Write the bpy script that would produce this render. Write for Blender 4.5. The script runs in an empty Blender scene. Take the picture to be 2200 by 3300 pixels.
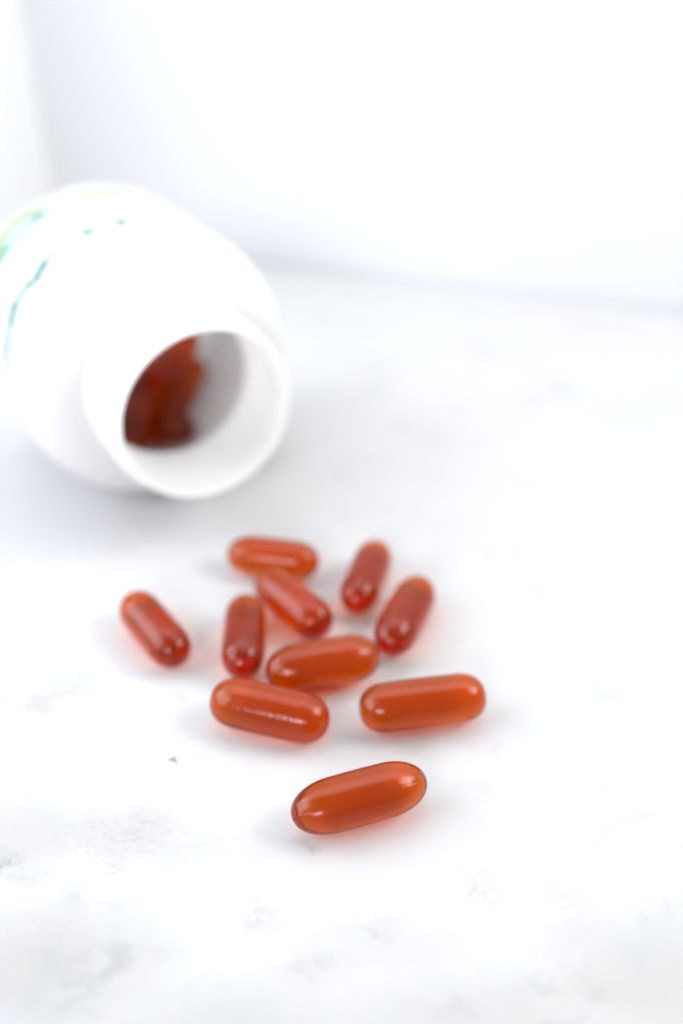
import bpy, bmesh, math, random
from mathutils import Vector, Matrix

S = bpy.context.scene
COL = S.collection
U = 0.0045                       # one capsule radius in metres
R = math.radians
rnd = random.Random(11)

# ------------------------------------------------------------------ camera
CAM_H = 28.886
PITCH = R(33.881)
cam_d = bpy.data.cameras.new('camera')
cam = bpy.data.objects.new('camera', cam_d)
COL.objects.link(cam)
cam.location = (0, 0, CAM_H * U)
cam.rotation_euler = (math.pi / 2 - PITCH, 0, 0)
cam_d.sensor_fit = 'VERTICAL'
cam_d.sensor_height = 36
cam_d.lens = 32
cam_d.clip_start = 0.01
cam_d.clip_end = 20
cam_d.dof.use_dof = True
cam_d.dof.focus_distance = 33.6 * U
cam_d.dof.aperture_fstop = 4.9
S.camera = cam

# ------------------------------------------------------------------ world, lamps, exposure
w = bpy.data.worlds.new('World')
S.world = w
w.use_nodes = True
bg = w.node_tree.nodes['Background']
bg.inputs[0].default_value = (0.80, 0.88, 1.0, 1)
bg.inputs[1].default_value = 0.13


def area(name, az, el, dist, sx, sy, power, color, target=(0, 28 * U, 0)):
    d = bpy.data.lights.new(name, 'AREA')
    d.shape = 'RECTANGLE'
    d.size = sx
    d.size_y = sy
    d.energy = power
    d.color = color
    o = bpy.data.objects.new(name, d)
    COL.objects.link(o)
    az, el = R(az), R(el)
    v = Vector((math.sin(az) * math.cos(el), math.cos(az) * math.cos(el), math.sin(el)))
    o.location = Vector(target) + v * dist
    o.rotation_euler = v.to_track_quat('Z', 'Y').to_euler()
    return o


area('window_light', 94, 42, 0.58, 0.36, 0.20, 1.20, (1.0, 0.96, 0.92), (0, 46 * U, 0))
area('fill_lamp', -161, 28, 0.60, 0.24, 0.12, 0.85, (1.0, 0.92, 0.98))
area('soft_overhead', 0, 88, 0.34, 0.90, 0.26, 0.88, (0.95, 0.975, 1.0), (0.0, 0.26, 0))
area('soft_left', -112, 26, 0.55, 0.55, 0.36, 1.55, (0.87, 0.93, 1.0), (0.0, 0.34, 0.02))

S.view_settings.view_transform = 'Standard'
S.view_settings.look = 'None'
S.view_settings.gamma = 1
S.view_settings.exposure = 1.28
S.render.engine = 'CYCLES'
S.cycles.use_denoising = True
S.cycles.max_bounces = 24
S.cycles.transmission_bounces = 16
S.cycles.glossy_bounces = 8
S.cycles.diffuse_bounces = 6
S.cycles.volume_bounces = 3
S.cycles.sample_clamp_indirect = 6
S.cycles.blur_glossy = 0.8

# ------------------------------------------------------------------ helpers


def mat(name):
    m = bpy.data.materials.new(name)
    m.use_nodes = True
    nt = m.node_tree
    return m, nt, nt.nodes['Principled BSDF'], nt.nodes['Material Output']


def N(nt, t, **kw):
    n = nt.nodes.new(t)
    for k, v in kw.items():
        if k.startswith('i_'):
            key = k[2:]
            key = int(key) if key.isdigit() else key.replace('_', ' ')
            n.inputs[key].default_value = v
        else:
            setattr(n, k, v)
    return n


def mth(nt, op, a, b=None, c=None, clamp=False):
    n = nt.nodes.new('ShaderNodeMath')
    n.operation = op
    n.use_clamp = clamp
    for i, x in enumerate((a, b, c)):
        if x is None:
            continue
        if isinstance(x, (int, float)):
            n.inputs[i].default_value = x
        else:
            nt.links.new(x, n.inputs[i])
    return n.outputs[0]


def link_obj(name, me, m, parent=None, smooth=True):
    o = bpy.data.objects.new(name, me)
    COL.objects.link(o)
    if m:
        me.materials.append(m)
    if smooth:
        for p in me.polygons:
            p.use_smooth = True
    if parent:
        o.parent = parent
    return o


def mesh(name, verts, faces):
    me = bpy.data.meshes.new(name)
    me.from_pydata([tuple(v) for v in verts], [], faces)
    me.update()
    return me


def tag(o, label=None, cat=None, group=None, kind=None):
    if label: o['label'] = label
    if cat: o['category'] = cat
    if group: o['group'] = group
    if kind: o['kind'] = kind
    return o


F = 3300 * 32 / 36


def ground(px, py, z=0.0):
    """photo pixel (2200x3300) -> table point, in capsule radii"""
    a = (px - 1100) / F
    b = -(py - 1650) / F
    c, s = math.cos(PITCH), math.sin(PITCH)
    t = (z - CAM_H) / (-s + b * c)
    return Vector((a * t, (c + b * s) * t, z))


# ------------------------------------------------------------------ marble
m_marble, nt, pb, out = mat('white_marble')
tc = N(nt, 'ShaderNodeTexCoord')
# units of capsule radii
sc = N(nt, 'ShaderNodeVectorMath', operation='SCALE')
nt.links.new(tc.outputs['Object'], sc.inputs[0])
sc.inputs['Scale'].default_value = 1 / U
P = sc.outputs[0]
warp = N(nt, 'ShaderNodeTexNoise', i_Scale=0.35, i_Detail=5.0, i_Roughness=0.6)
nt.links.new(P, warp.inputs['Vector'])
wv = N(nt, 'ShaderNodeVectorMath', operation='MULTIPLY_ADD')
nt.links.new(warp.outputs['Color'], wv.inputs[0])
wv.inputs[1].default_value = (3.0, 3.0, 0)
nt.links.new(P, wv.inputs[2])
PW = wv.outputs[0]
warp2 = N(nt, 'ShaderNodeTexNoise', i_Scale=1.6, i_Detail=6.0, i_Roughness=0.65)
nt.links.new(P, warp2.inputs['Vector'])
wv2 = N(nt, 'ShaderNodeVectorMath', operation='MULTIPLY_ADD')
nt.links.new(warp2.outputs['Color'], wv2.inputs[0])
wv2.inputs[1].default_value = (1.7, 1.7, 0)
nt.links.new(P, wv2.inputs[2])
wsub = N(nt, 'ShaderNodeVectorMath', operation='SUBTRACT')
nt.links.new(wv2.outputs[0], wsub.inputs[0])
wsub.inputs[1].default_value = (0.85, 0.85, 0)
PB = wsub.outputs[0]
# broad clouds
cl = N(nt, 'ShaderNodeTexNoise', i_Scale=0.13, i_Detail=4.0, i_Roughness=0.55)
nt.links.new(PW, cl.inputs['Vector'])
cloud = mth(nt, 'MULTIPLY', mth(nt, 'SUBTRACT', cl.outputs[0], 0.50, clamp=True), 0.9)
# veins running down to the right, slightly stretched
mp = N(nt, 'ShaderNodeMapping')
mp.inputs['Rotation'].default_value = (0, 0, R(38))
mp.inputs['Scale'].default_value = (0.20, 0.62, 1)
nt.links.new(PW, mp.inputs['Vector'])
vn = N(nt, 'ShaderNodeTexNoise', i_Scale=0.8, i_Detail=9.0, i_Roughness=0.62)
nt.links.new(mp.outputs[0], vn.inputs['Vector'])
v1 = mth(nt, 'ABSOLUTE', mth(nt, 'SUBTRACT', vn.outputs[0], 0.5))
vein = mth(nt, 'SUBTRACT', 1.0, mth(nt, 'MULTIPLY', v1, 22.0), clamp=True)
vm = N(nt, 'ShaderNodeTexNoise', i_Scale=0.22, i_Detail=3.0)
nt.links.new(P, vm.inputs['Vector'])
vmask = mth(nt, 'MULTIPLY', mth(nt, 'SUBTRACT', vm.outputs[0], 0.50, clamp=True), 5.0, clamp=True)
vein = mth(nt, 'MULTIPLY', vein, vmask)
# fine mottling
fn = N(nt, 'ShaderNodeTexNoise', i_Scale=2.6, i_Detail=8.0, i_Roughness=0.7)
nt.links.new(PW, fn.inputs['Vector'])
mott = mth(nt, 'MULTIPLY', mth(nt, 'SUBTRACT', fn.outputs[0], 0.47, clamp=True), 6.0, clamp=True)
# patches where the photograph shows them: px, py, radius across, radius along view, strength
blobs = [(270, 2200, 1.3, 1.0, .55), (130, 2275, .8, .6, .5), (300, 2375, 1.3, .9, .40), (115, 2415, 1.1, .6, .45),
         (590, 2250, .40, .35, .6), (400, 2680, 3.0, 1.6, .55), (430, 2700, 1.0, .5, .5), (25, 2770, .7, .7, .8), (95, 2830, 1.1, .4, .45),
         (360, 2800, .8, .4, .6), (250, 2890, .9, .5, .40), (830, 2950, 1.1, 1.0, .55), (1530, 2880, .5, .45, .75),
         (1550, 2870, 1.6, 1.3, .3), (1235, 3000, .8, .7, .35), (1740, 1905, .9, 1.0, .45), (1010, 2720, .6, .8, .5),
         (340, 2480, 2.6, 1.0, .3), (1760, 1265, 3.0, 2.0, .14), (2080, 1330, 4.5, 2.4, .16), (1205, 1250, 1.1, 1.4, .35),
         (1110, 1530, 1.0, .9, .4), (545, 1600, 1.1, 1.3, .75), (850, 1492, 1.1, 1.5, .7), (1600, 2420, .5, .5, .35), (700, 2750, 3.0, 1.5, .3), (700, 2100, .6, 1.2, .25),
         (1020, 3120, 1.6, .8, .35), (1870, 3180, 1.5, .9, .35), (1450, 3260, 1.2, .6, .3), (2160, 2950, 1.5, 1.0, .3)]
tot = None
for (bx, by, ra, rl, st) in blobs:
    g = ground(bx, by)
    s1 = N(nt, 'ShaderNodeVectorMath', operation='SUBTRACT')
    nt.links.new(PB, s1.inputs[0])
    s1.inputs[1].default_value = g
    s2 = N(nt, 'ShaderNodeVectorMath', operation='MULTIPLY')
    nt.links.new(s1.outputs[0], s2.inputs[0])
    s2.inputs[1].default_value = (1 / ra, 1 / rl, 0)
    s3 = N(nt, 'ShaderNodeVectorMath', operation='LENGTH')
    nt.links.new(s2.outputs[0], s3.inputs[0])
    mr = N(nt, 'ShaderNodeMapRange', interpolation_type='SMOOTHERSTEP')
    mr.inputs['From Min'].default_value = 0.1
    mr.inputs['From Max'].default_value = 1.25
    mr.inputs['To Min'].default_value = st
    mr.inputs['To Max'].default_value = 0
    nt.links.new(s3.outputs['Value'], mr.inputs['Value'])
    tot = mr.outputs[0] if tot is None else mth(nt, 'MAXIMUM', tot, mr.outputs[0])
patch = mth(nt, 'MULTIPLY', tot, mth(nt, 'MULTIPLY_ADD', mott, 0.75, 0.25))
# broad grey at near edge and left: marble clouding plus painted light falloff
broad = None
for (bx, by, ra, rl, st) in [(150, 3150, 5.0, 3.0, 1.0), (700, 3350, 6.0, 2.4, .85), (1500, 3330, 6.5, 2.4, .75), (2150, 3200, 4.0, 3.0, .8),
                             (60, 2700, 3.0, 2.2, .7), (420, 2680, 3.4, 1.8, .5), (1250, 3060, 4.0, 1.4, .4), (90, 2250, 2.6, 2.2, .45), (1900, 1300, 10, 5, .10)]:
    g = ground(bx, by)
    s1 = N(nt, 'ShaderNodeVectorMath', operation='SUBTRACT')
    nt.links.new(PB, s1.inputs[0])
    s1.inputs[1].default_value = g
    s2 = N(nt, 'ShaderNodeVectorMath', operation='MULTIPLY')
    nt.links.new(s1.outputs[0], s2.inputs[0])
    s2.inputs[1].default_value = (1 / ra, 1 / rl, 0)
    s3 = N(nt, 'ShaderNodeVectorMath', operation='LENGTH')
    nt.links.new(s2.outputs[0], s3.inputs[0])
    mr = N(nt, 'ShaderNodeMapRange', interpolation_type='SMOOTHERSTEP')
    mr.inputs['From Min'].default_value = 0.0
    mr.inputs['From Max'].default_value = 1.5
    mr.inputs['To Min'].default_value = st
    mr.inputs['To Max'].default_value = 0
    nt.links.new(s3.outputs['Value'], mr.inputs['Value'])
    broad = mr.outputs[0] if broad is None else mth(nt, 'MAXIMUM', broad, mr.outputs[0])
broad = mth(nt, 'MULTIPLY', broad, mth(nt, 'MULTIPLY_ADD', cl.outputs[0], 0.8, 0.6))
# one small dark fleck
tri = [ground(538, 2449), ground(575, 2462), ground(564, 2436)]
cen = (tri[0] + tri[1] + tri[2]) / 3
edge = None
for i in range(3):
    A, B = tri[i], tri[(i + 1) % 3]
    nrm_ = Vector((B.y - A.y, A.x - B.x, 0)).normalized()
    if nrm_.dot(cen - A) > 0:
        nrm_ = -nrm_
    dp = N(nt, 'ShaderNodeVectorMath', operation='DOT_PRODUCT')
    nt.links.new(P, dp.inputs[0])
    dp.inputs[1].default_value = nrm_
    e_ = mth(nt, 'SUBTRACT', dp.outputs['Value'], nrm_.dot(A))
    edge = e_ if edge is None else mth(nt, 'MAXIMUM', edge, e_)
mr = N(nt, 'ShaderNodeMapRange', interpolation_type='SMOOTHERSTEP')
mr.inputs['From Min'].default_value = -0.06
mr.inputs['From Max'].default_value = 0.05
mr.inputs['To Min'].default_value = 1
mr.inputs['To Max'].default_value = 0
nt.links.new(edge, mr.inputs['Value'])
fleck = mr.outputs[0]
grey = mth(nt, 'ADD', mth(nt, 'MULTIPLY', cloud, 0.40), mth(nt, 'MULTIPLY', vein, 0.36))
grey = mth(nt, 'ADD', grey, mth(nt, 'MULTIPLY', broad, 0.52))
grey = mth(nt, 'ADD', grey, mth(nt, 'MULTIPLY', patch, 0.85), clamp=True)
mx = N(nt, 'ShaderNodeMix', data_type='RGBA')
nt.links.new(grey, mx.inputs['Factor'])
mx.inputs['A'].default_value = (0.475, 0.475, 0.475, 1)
# veins are a little green-grey, in places beige
mc = N(nt, 'ShaderNodeMix', data_type='RGBA')
mcn = N(nt, 'ShaderNodeTexNoise', i_Scale=0.3, i_Detail=2.0)
nt.links.new(P, mcn.inputs['Vector'])
nt.links.new(mth(nt, 'MULTIPLY', mth(nt, 'SUBTRACT', mcn.outputs[0], 0.42, clamp=True), 6.0, clamp=True), mc.inputs['Factor'])
mc.inputs['A'].default_value = (0.26, 0.28, 0.28, 1)
mc.inputs['B'].default_value = (0.31, 0.29, 0.275, 1)
nt.links.new(mc.outputs['Result'], mx.inputs['B'])
mf = N(nt, 'ShaderNodeMix', data_type='RGBA')
nt.links.new(mth(nt, 'MULTIPLY', fleck, 0.85), mf.inputs['Factor'])
nt.links.new(mx.outputs['Result'], mf.inputs['A'])
mf.inputs['B'].default_value = (0.16, 0.19, 0.23, 1)
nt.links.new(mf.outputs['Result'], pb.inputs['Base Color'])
pb.inputs['Roughness'].default_value = 0.50
pb.inputs['Specular IOR Level'].default_value = 0.12
bmp = N(nt, 'ShaderNodeBump')
bmp.inputs['Strength'].default_value = 0.12
bmp.inputs['Distance'].default_value = 0.0002
nt.links.new(fn.outputs[0], bmp.inputs['Height'])
nt.links.new(bmp.outputs[0], pb.inputs['Normal'])

# wall line on the table, seen far behind
wa = ground(843, 845)
wb = ground(1752, 952)
wdir = (wb - wa).normalized()
wnrm = Vector((wdir.y, -wdir.x, 0))            # towards the camera
corner = wa - wdir * 22.5

# slab: a block with its back edge along the wall
T = 4.5
b0 = corner + wnrm * .3 - wdir * 0
b1 = corner + wdir * 120 + wnrm * .3
f0 = b0 + wnrm * 175
f1 = b1 + wnrm * 175
vs = []
for z in (0, -T):
    for q in (b0, b1, f1, f0):
        vs.append((q.x * U, q.y * U, z * U))
slab = link_obj('marble_countertop', mesh('marble_countertop', vs,
                [(3, 2, 1, 0), (4, 5, 6, 7), (0, 1, 5, 4), (1, 2, 6, 5), (2, 3, 7, 6), (3, 0, 4, 7)]), m_marble, smooth=False)
tag(slab, 'polished white marble counter with faint grey mottling', None, None, 'structure')

# walls
m_wall, nt, pb, out = mat('white_wall')
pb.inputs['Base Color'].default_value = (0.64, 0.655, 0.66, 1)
pb.inputs['Roughness'].default_value = 0.7
wn = N(nt, 'ShaderNodeTexNoise', i_Scale=60.0, i_Detail=5.0)
tcw = N(nt, 'ShaderNodeTexCoord')
nt.links.new(tcw.outputs['Object'], wn.inputs['Vector'])
bw = N(nt, 'ShaderNodeBump')
bw.inputs['Strength'].default_value = 0.15
bw.inputs['Distance'].default_value = 0.001
nt.links.new(wn.outputs[0], bw.inputs['Height'])
nt.links.new(bw.outputs[0], pb.inputs['Normal'])


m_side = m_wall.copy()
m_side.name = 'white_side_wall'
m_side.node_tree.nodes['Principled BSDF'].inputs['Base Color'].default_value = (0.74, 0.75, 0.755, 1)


def wall(name, p, q, nrm, label, h=95, th=4, m_wall=m_wall):
    back = -nrm * th
    pts = [p, q, q + back, p + back]
    vs = [(a.x * U, a.y * U, -T * U) for a in pts] + [(a.x * U, a.y * U, h * U) for a in pts]
    o = link_obj(name, mesh(name, vs, [(0, 1, 5, 4), (1, 2, 6, 5), (2, 3, 7, 6), (3, 0, 4, 7), (4, 5, 6, 7), (3, 2, 1, 0)]), m_wall, smooth=False)
    return tag(o, label, None, None, 'structure')


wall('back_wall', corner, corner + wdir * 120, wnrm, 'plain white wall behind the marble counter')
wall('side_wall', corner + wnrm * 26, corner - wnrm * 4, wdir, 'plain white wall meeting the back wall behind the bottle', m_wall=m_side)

# ------------------------------------------------------------------ capsules
m_cap, nt, pb, out = mat('amber_softgel')
nt.nodes.remove(pb)
tc = N(nt, 'ShaderNodeTexCoord')
mpc = N(nt, 'ShaderNodeMapping')
mpc.inputs['Scale'].default_value = (1 / U * 1.5, 1 / U * .35, 1 / U * .35)
nt.links.new(tc.outputs['Object'], mpc.inputs['Vector'])
oi = N(nt, 'ShaderNodeObjectInfo')
addv = N(nt, 'ShaderNodeVectorMath', operation='ADD')
nt.links.new(mpc.outputs[0], addv.inputs[0])
sr = N(nt, 'ShaderNodeVectorMath', operation='SCALE')
sr.inputs[0].default_value = (37, 11, 23)
nt.links.new(oi.outputs['Random'], sr.inputs['Scale'])
nt.links.new(sr.outputs[0], addv.inputs[1])
cn = N(nt, 'ShaderNodeTexNoise', i_Scale=3.4, i_Detail=3.0, i_Roughness=0.55)
nt.links.new(addv.outputs[0], cn.inputs['Vector'])
cb = N(nt, 'ShaderNodeBump')
cb.inputs['Strength'].default_value = 0.75
cb.inputs['Distance'].default_value = 0.00012
nt.links.new(cn.outputs[0], cb.inputs['Height'])
rf = N(nt, 'ShaderNodeBsdfRefraction')
rf.inputs['IOR'].default_value = 1.44
rf.inputs['Roughness'].default_value = 0.24
rf.inputs['Color'].default_value = (1.0, 0.94, 0.5, 1)
pr = N(nt, 'ShaderNodeBsdfPrincipled')
pr.inputs['Base Color'].default_value = (0.33, 0.052, 0.001, 1)
pr.inputs['Roughness'].default_value = 1.0
pr.inputs['Specular IOR Level'].default_value = 0.0
pr.inputs['Subsurface Weight'].default_value = 1.0
pr.inputs['Subsurface Radius'].default_value = (1.0, 0.35, 0.1)
pr.inputs['Subsurface Scale'].default_value = 0.004
inner = N(nt, 'ShaderNodeMixShader')
inner.inputs[0].default_value = 0.22
nt.links.new(rf.outputs[0], inner.inputs[1])
nt.links.new(pr.outputs[0], inner.inputs[2])
gs = N(nt, 'ShaderNodeBsdfGlossy')
gs.inputs['Roughness'].default_value = 0.19
gs.inputs['Color'].default_value = (1, 1, 1, 1)
nt.links.new(cb.outputs[0], gs.inputs['Normal'])
fr = N(nt, 'ShaderNodeFresnel')
fr.inputs['IOR'].default_value = 1.38
ms = N(nt, 'ShaderNodeMixShader')
nt.links.new(fr.outputs[0], ms.inputs[0])
nt.links.new(inner.outputs[0], ms.inputs[1])
nt.links.new(gs.outputs[0], ms.inputs[2])
nt.links.new(ms.outputs[0], out.inputs['Surface'])
va = N(nt, 'ShaderNodeVolumeAbsorption')
va.inputs['Color'].default_value = (0.970, 0.675, 0.0, 1)
va.inputs['Density'].default_value = 740
nt.links.new(va.outputs[0], out.inputs['Volume'])


def capsule_mesh(name, L, r, cap=1.25, pw=2.15, seam=0.0, seam_ang=90.0, bulge=0.05):
    """softgel lying along X; L = distance between the two end-cap centres (photo fit), r = radius, units of U"""
    h = L / 2 + r
    c = min(cap * r, h * 0.9)
    hl = h - c
    xs = []
    nc = 16
    for i in range(nc + 1):
        a = math.pi / 2 * i / nc
        xs.append(hl + c * math.sin(a))
    mid = [hl * (k / 6.0) for k in range(-5, 6)]
    prof = [-x for x in reversed(xs)] + mid + xs
    angs = [360.0 * k / 56 for k in range(56)]
    if seam:
        for s0 in (seam_ang, seam_ang + 180):
            angs += [s0 - 2.4, s0 - 1.1, s0, s0 + 1.1, s0 + 2.4]
        angs = sorted(set(round(a % 360, 3) for a in angs))
    vs, fs = [], []
    rings = []
    for x in prof:
        t = max(0.0, (abs(x) - hl) / c)
        rr = r * (max(0.0, 1 - t ** pw)) ** (1 / pw) * (1 + bulge * (1 - (x / h) ** 2) - bulge)
        if rr < 1e-4:
            rings.append([len(vs)])
            xx = x
            vs.append((xx * U, 0, 0))
            continue
        row = []
        for a in angs:
            k = rr
            if seam:
                for s0 in (seam_ang % 360, (seam_ang + 180) % 360):
                    dd = min(abs(a - s0), 360 - abs(a - s0))
                    if dd < 1.6:
                        k = rr + seam * (1 - dd / 1.6) * (0.12 + 0.88 * (abs(x) / h) ** 4)
            row.append(len(vs))
            vs.append((x * U, k * math.cos(R(a)) * U, k * math.sin(R(a)) * U))
        rings.append(row)
    for A, B in zip(rings, rings[1:]):
        if len(A) == 1 and len(B) > 1:
            for i in range(len(B)): fs.append((A[0], B[(i + 1) % len(B)], B[i]))
        elif len(B) == 1 and len(A) > 1:
            for i in range(len(A)): fs.append((B[0], A[i], A[(i + 1) % len(A)]))
        else:
            n = len(A)
            for i in range(n): fs.append((A[i], A[(i + 1) % n], B[(i + 1) % n], B[i]))
    return mesh(name, vs, fs)


SPILL = 'amber softgel capsules spilled on the marble'
# end A, end B (cap centres on the table, capsule radii), radius, cap, power, seam angle, label
caps = [
    ((-0.857, 21.797), (2.236, 22.84), 1.03, 1.55, 2.2, 62, 'nearest amber softgel capsule, alone at the front with a raised seam along it'),
    ((1.774, 26.854), (5.017, 27.432), 1.05, 1.12, 2.35, 0, 'bright orange softgel capsule with blunt ends lying alone at the right of the spill'),
    ((-4.432, 27.132), (-1.521, 26.278), 1.06, 1.15, 2.3, 0, 'brick red softgel capsule lying crosswise at the front of the cluster, streaked with pink'),
    ((-2.24, 29.059), (0.626, 29.807), 1.09, 1.35, 2.2, 0, 'glossy orange softgel capsule lying crosswise in the middle of the cluster'),
    ((-4.364, 29.918), (-4.517, 32.904), 0.99, 1.3, 2.2, 0, 'red softgel capsule pointing straight at the camera, behind the brick red crosswise one'),
    ((-1.4, 32.537), (-3.255, 34.851), 1.04, 1.2, 2.25, 0, 'red softgel capsule lying diagonally in the cluster, in front of the farthest orange one'),
    ((-4.824, 37.521), (-2.144, 37.018), 1.03, 1.3, 2.2, 0, 'pale orange softgel capsule lying crosswise farthest back, nearest the bottle'),
    ((0.804, 34.283), (1.682, 37.455), 0.98, 1.45, 2.1, 0, 'blurred pinkish red softgel capsule standing clear at the back right, pointing at the bottle side wall'),
    ((2.379, 31.341), (3.621, 34.377), 1.01, 1.4, 2.1, 0, 'red softgel capsule slanting away to the right behind the middle orange one'),
    ((-7.692, 30.627), (-9.568, 33.192), 1.0, 1.3, 2.15, 0, 'red softgel capsule lying apart from the others at the far left of the spill'),
]
caps[7] = caps[7][:6] + ('narrow pinkish red softgel capsule at the back right, behind the slanting red one',)
for i, (A, B, r, cp, pw, sa, lab) in enumerate(caps):
    A = Vector((A[0], A[1], 0)); B = Vector((B[0], B[1], 0))
    L = (A - B).length
    # the fitted end points are centres of round ends; keep the overall length
    me = capsule_mesh('softgel_capsule', L, r, cp, pw, seam=0.035 if i == 0 else 0.010, seam_ang=132 if i == 0 else 20 + 37 * i, bulge=0.09 if i == 0 else 0.05)
    o = link_obj('softgel_capsule', me, m_cap)
    c = (A + B) / 2
    o.location = (c.x * U, c.y * U, (r * 1.0 + 0.01) * U)
    d = B - A
    o.rotation_euler = (0, 0, math.atan2(d.y, d.x))
    tag(o, lab, 'capsule', SPILL)

# ------------------------------------------------------------------ bottle
MX, MY, TH, BR, RN = -6.58, 40.15, R(-59.15), 7.6436, 4.351
axis = Vector((math.cos(TH), math.sin(TH), 0))      # towards the mouth
S0 = 11.5                                           # base of the empty under the body
root = bpy.data.objects.new('supplement_bottle', None)
COL.objects.link(root)
base = Vector((MX, MY, 0)) - axis * S0
root.location = (base.x * U, base.y * U, 0)
root.rotation_euler = (0, 0, TH)
tag(root, 'white plastic supplement bottle lying on its side, mouth open and label printed green', 'bottle')
# local frame: +X towards the mouth, side s = axis x Z


def bl(s, rad, th):
    """depth s behind the mouth, radius, angle from the top towards the left/near side -> local point in metres"""
    return ((S0 - s) * U, -rad * math.sin(th) * U, (BR + rad * math.cos(th)) * U)


def lathe(name, prof, m, n=128, closed=False):
    vs, fs = [], []
    for (s, rad) in prof:
        for k in range(n):
            vs.append(bl(s, max(rad, .001), 2 * math.pi * k / n))
    m_ = len(prof)
    for a in range(m_ if closed else m_ - 1):
        b = (a + 1) % m_
        for k in range(n):
            k2 = (k + 1) % n
            fs.append((a * n + k, a * n + k2, b * n + k2, b * n + k))
    me = mesh(name, vs, fs)
    bm = bmesh.new(); bm.from_mesh(me)
    bmesh.ops.remove_doubles(bm, verts=bm.verts, dist=1e-6)
    bmesh.ops.recalc_face_normals(bm, faces=bm.faces)
    bm.to_mesh(me); bm.free()
    return link_obj(name, me, m, root)


m_hdpe, nt, pb, out = mat('white_bottle_plastic')
pb.inputs['Base Color'].default_value = (0.93, 0.93, 0.93, 1)
pb.inputs['Roughness'].default_value = 0.32
tl = N(nt, 'ShaderNodeBsdfTranslucent')
tl.inputs['Color'].default_value = (0.93, 0.93, 0.92, 1)
ml = N(nt, 'ShaderNodeMixShader')
ml.inputs[0].default_value = 0.5
nt.links.new(pb.outputs[0], ml.inputs[1])
nt.links.new(tl.outputs[0], ml.inputs[2])
nt.links.new(ml.outputs[0], out.inputs['Surface'])
hn = N(nt, 'ShaderNodeTexNoise', i_Scale=900.0, i_Detail=3.0)
ht = N(nt, 'ShaderNodeTexCoord')
nt.links.new(ht.outputs['Object'], hn.inputs['Vector'])
hb = N(nt, 'ShaderNodeBump')
hb.inputs['Strength'].default_value = 0.08
hb.inputs['Distance'].default_value = 0.0001
nt.links.new(hn.outputs[0], hb.inputs['Height'])
nt.links.new(hb.outputs[0], pb.inputs['Normal'])

prof_out = [(0.14, RN + .02), (0.02, RN + .07), (0.0, RN + .15), (0.02, RN + .24), (0.14, RN + .30), (0.6, RN + .31), (3.4, RN + .31), (3.75, RN + .38), (3.95, RN + .52), (4.2, RN + .55), (4.4, RN + .50)]
# shoulder, quarter-round
for k in range(0, 15):
    a = math.pi / 2 * k / 14
    prof_out.append((4.45 + 2.9 * (1 - math.cos(a)) , RN + .50 + (BR - RN - .50) * math.sin(a) ** 1.0))
SE = 16.0
prof_out += [(9, BR), (12, BR), (SE, BR)]
for k in range(1, 9):
    a = math.pi / 2 * k / 8
    prof_out.append((SE + .9 * math.sin(a), BR - .9 + .9 * math.cos(a)))
prof_out += [(SE + .8, 5.5), (SE + .6, 4.8), (SE + .55, 0.0)]
W = .28
prof_in = [(SE + .45 - W, 0.0), (SE + .5 - W, 4.8)]
for k in range(8, 0, -1):
    a = math.pi / 2 * k / 8
    prof_in.append((SE + (.9 - W) * math.sin(a), BR - .9 + (.9 - W) * math.cos(a)))
prof_in += [(SE, BR - W), (12, BR - W), (9, BR - W)]
for k in range(14, -1, -1):
    a = math.pi / 2 * k / 14
    prof_in.append((4.45 + W + (2.9 - W) * (1 - math.cos(a)), RN - .12 + (BR - W - RN + .12) * math.sin(a)))
prof_in += [(4.35, RN - .16), (4.1, RN - .15), (3.0, RN - .06), (0.4, RN - .0)]
lathe('bottle_body', prof_out + prof_in, m_hdpe, closed=True)

# screw thread
vs, fs = [], []
nn = 150
for k in range(nn + 1):
    th = R(40) + 2 * math.pi * 1.35 * k / nn
    s = 0.75 + 1.45 * 1.35 * k / nn
    e = min(1, k / 8, (nn - k) / 8)
    for (ds, dr) in ((-.26, -.04), (-.12, .22 * e), (.12, .22 * e), (.26, -.04)):
        vs.append(bl(s + ds, RN + .31 + dr, th))
for k in range(nn):
    for j in range(3):
        a = k * 4 + j
        fs.append((a, a + 1, a + 5, a + 4))
link_obj('screw_thread', mesh('screw_thread', vs, fs), m_hdpe, root)

# label
m_label, nt, pb, out = mat('white_label_paper')
pb.inputs['Base Color'].default_value = (0.76, 0.77, 0.77, 1)
pb.inputs['Roughness'].default_value = 0.4
tl = N(nt, 'ShaderNodeBsdfTranslucent')
tl.inputs['Color'].default_value = (0.76, 0.77, 0.77, 1)
ml = N(nt, 'ShaderNodeMixShader')
ml.inputs[0].default_value = 0.35
nt.links.new(pb.outputs[0], ml.inputs[1])
nt.links.new(tl.outputs[0], ml.inputs[2])
nt.links.new(ml.outputs[0], out.inputs['Surface'])
n = 120
vs, fs = [], []
secs = [(7.75, BR + .005), (7.78, BR + .03), (12, BR + .03), (15.95, BR + .03), (15.98, BR + .005)]
for (s, rad) in secs:
    for k in range(n + 1):
        vs.append(bl(s, rad, R(-170 + 345 * k / n)))
for a in range(len(secs) - 1):
    for k in range(n):
        i = a * (n + 1) + k
        fs.append((i, i + 1, i + n + 2, i + n + 1))
label = link_obj('label', mesh('label', vs, fs), m_label, root)


def flat(name, c, rough=.4):
    m, nt, pb, out = mat(name)
    pb.inputs['Base Color'].default_value = (*c, 1)
    pb.inputs['Roughness'].default_value = rough
    return m


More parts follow.
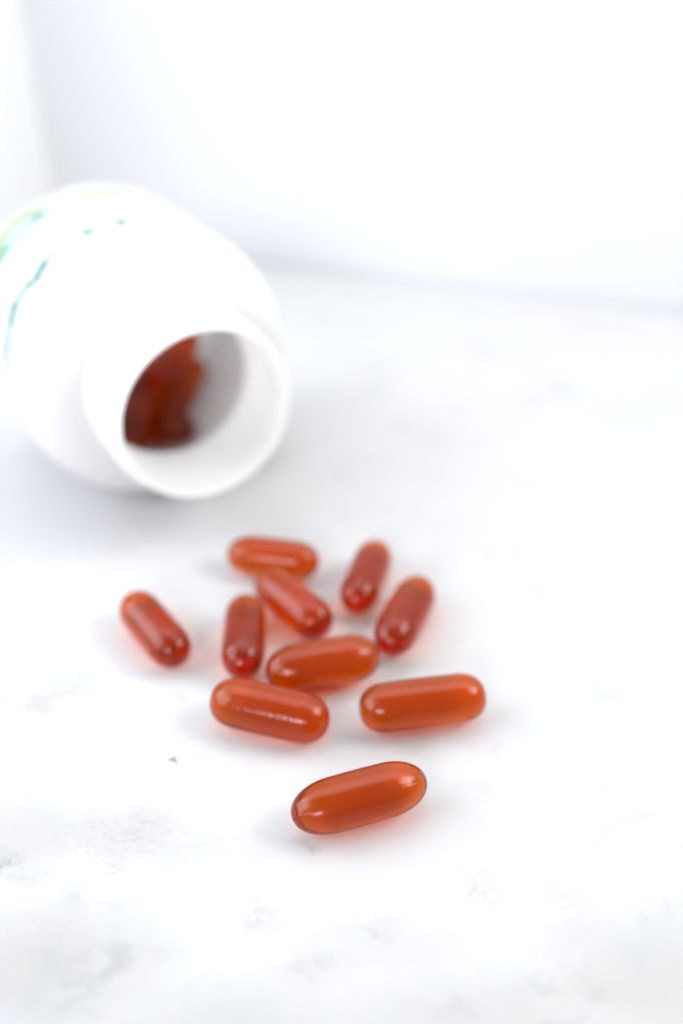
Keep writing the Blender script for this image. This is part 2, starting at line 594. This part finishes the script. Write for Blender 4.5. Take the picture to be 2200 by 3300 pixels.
m_teal = flat('teal_ink', (0.10, 0.22, 0.20))
m_green = flat('green_ink', (0.05, 0.20, 0.11))
m_yel = flat('yellow_ink', (0.40, 0.38, 0.12))
m_pale = flat('pale_green_ink', (0.36, 0.38, 0.30))
m_pink = flat('pink_ink', (0.5, 0.15, 0.18))
m_blue = flat('pale_blue_ink', (0.44, 0.52, 0.56))


class Dec:
    def __init__(self, lift):
        self.v, self.f, self.r = [], [], BR + lift

    def ribbon(self, pts):
        """pts: (theta_deg, s, half width in s)"""
        b = len(self.v)
        for (t, s, hw) in pts:
            self.v.append(bl(s - hw, self.r, R(t)))
            self.v.append(bl(s + hw, self.r, R(t)))
        for k in range(len(pts) - 1):
            i = b + 2 * k
            self.f.append((i, i + 1, i + 3, i + 2))

    def ring(self, t0, s0, at, as_, w, n=40):
        b = len(self.v)
        for k in range(n):
            a = 2 * math.pi * k / n
            for q in (1 - w, 1 + w):
                self.v.append(bl(s0 + as_ * q * math.sin(a), self.r, R(t0 + at * (1 + (q - 1) * as_ / (at * .133)) * math.cos(a))))
        for k in range(n):
            i = b + 2 * k; j = b + 2 * ((k + 1) % n)
            self.f.append((i, i + 1, j + 1, j))

    def build(self, name, m, parent):
        return link_obj(name, mesh(name, self.v, self.f), m, parent)


# teal lettering round the front of the label, far out of focus
d = Dec(.045)
def span(t0, t1, s0, s1, w0, w1, k=8):
    d.ribbon([(t0 + (t1 - t0) * i / k, s0 + (s1 - s0) * i / k, 2.2 * (0.05 + w0 + (w1 - w0) * math.sin(math.pi * i / k))) for i in range(k + 1)])
span(84, 64, 8.2, 8.35, .03, .10)
span(66, 58, 8.4, 8.65, .05, .20)
span(60, 56, 8.9, 8.5, .10, .24)
span(57, 49, 8.75, 8.5, .04, .10)
span(50, 44, 8.5, 8.1, .06, .14)
span(45, 40, 8.0, 8.3, .06, .20)
span(41, 36, 8.3, 8.5, .12, .22)
span(37, 29, 8.6, 8.6, .03, .07)
span(29, 23, 8.5, 8.4, .02, .06)
span(20, 15, 8.5, 8.2, .06, .22)
span(15, 10, 8.4, 8.4, .02, .06)
span(7, 2, 8.0, 8.0, .05, .25)
d.build('teal_lettering', m_teal, label)
# green chain of ovals
d = Dec(.045)
for (t0) in (36, 60, 84):
    d.ring(t0, 13.95, 11.0, .85, .27)
    d.ribbon([(t0 + 9 + i * .75, 13.95, .35 + .25 * abs(i - 4) / 4) for i in range(9)])
d.ribbon([(26 - i, 13.75, .45 - .035 * i) for i in range(0, 9)])
d.build('green_oval_border', m_green, label)
d = Dec(.040)
for (t0) in (36, 60, 84):
    d.ribbon([(t0 - 9 + i * 1.8, 13.95, .65 * math.sqrt(max(0, 1 - ((i - 5) / 5.2) ** 2))) for i in range(11)])
d.build('pale_blue_oval_fill', m_blue, label)
d = Dec(.050)
d.ribbon([(100 - 2 * i, 15.0, .10) for i in range(0, 42)])
d.build('yellow_stripe', m_yel, label)
d = Dec(.038)
d.ribbon([(100 - 2 * i, 15.5, .42) for i in range(0, 46)])
d.ribbon([(9 - i, 13.6, 1.2) for i in range(0, 22)])
d.build('pale_green_band', m_pale, label)
d = Dec(.052)
d.ribbon([(21 - i * .6, 13.15, .26 * math.sin(math.pi * i / 8)) for i in range(9)])
d.build('pink_mark', m_pink, label)

# capsules still in the bottle: side, depth, height, direction (settled positions)
INNER = [(3.27, 13.008, -2.553, 0.7368, 0.65, 0.1861), (1.049, 11.09, -6.084, 0.559, -0.814, 0.161), (3.56, 13.258, -5.049, -0.709, -0.486, -0.512), (-0.655, 10.693, -4.85, 0.326, 0.509, 0.797), (1.796, 14.001, -4.044, -0.64, -0.697, -0.323), (1.594, 14.713, -5.926, -0.935, -0.25, -0.251), (-0.619, 13.924, -2.437, -0.654, -0.741, 0.156), (-0.933, 13.774, -4.324, 0.538, 0.833, -0.129), (-1.786, 13.514, -6.093, 0.044, -0.999, -0.029), (-3.434, 11.619, -5.344, 0.063, -0.996, -0.059)]
INNER_LABELS = {
    0: 'topmost dark orange softgel capsule seen through the bottle mouth, close under its upper rim',
    1: 'dark red softgel capsule inside the bottle, lowest of those seen through its mouth',
    2: 'brown red softgel capsule inside the bottle, rightmost in the pile beside the bare white wall',
    3: 'maroon softgel capsule inside the bottle, leftmost in the mouth against the left rim',
    4: 'dark orange red softgel capsule in the middle of the pile inside the bottle mouth',
    5: 'dark softgel capsule at the bottom of the pile inside the bottle, under the middle one',
}
inner_me = capsule_mesh('inner_capsule', 3.14, 0.99, 1.3, 2.15, seam=0.012, seam_ang=75)
rz = Matrix.Rotation(TH, 4, 'Z')
for k, (x, s, z, dx, dy, dz) in enumerate(INNER):
    if k == 0:
        o = link_obj('softgel_capsule', inner_me, m_cap)
    else:
        o = bpy.data.objects.new('softgel_capsule', inner_me); COL.objects.link(o)
    # local bottle frame: X towards the mouth = -depth, Y = minus left/near side, i.e. the sim's side axis points to local Y
    loc = Vector(((-s) * U, x * U, (BR + z) * U))
    dr = Vector((-dy, dx, dz))
    M = Matrix.Translation((MX * U, MY * U, 0)) @ rz @ Matrix.Translation(loc) @ dr.to_track_quat('X', 'Z').to_matrix().to_4x4()
    o.matrix_world = M
    tag(o, INNER_LABELS.get(k, 'dark red softgel capsule deep in the bottle, hidden behind the ones at its mouth'), 'capsule', 'capsules still inside the bottle')
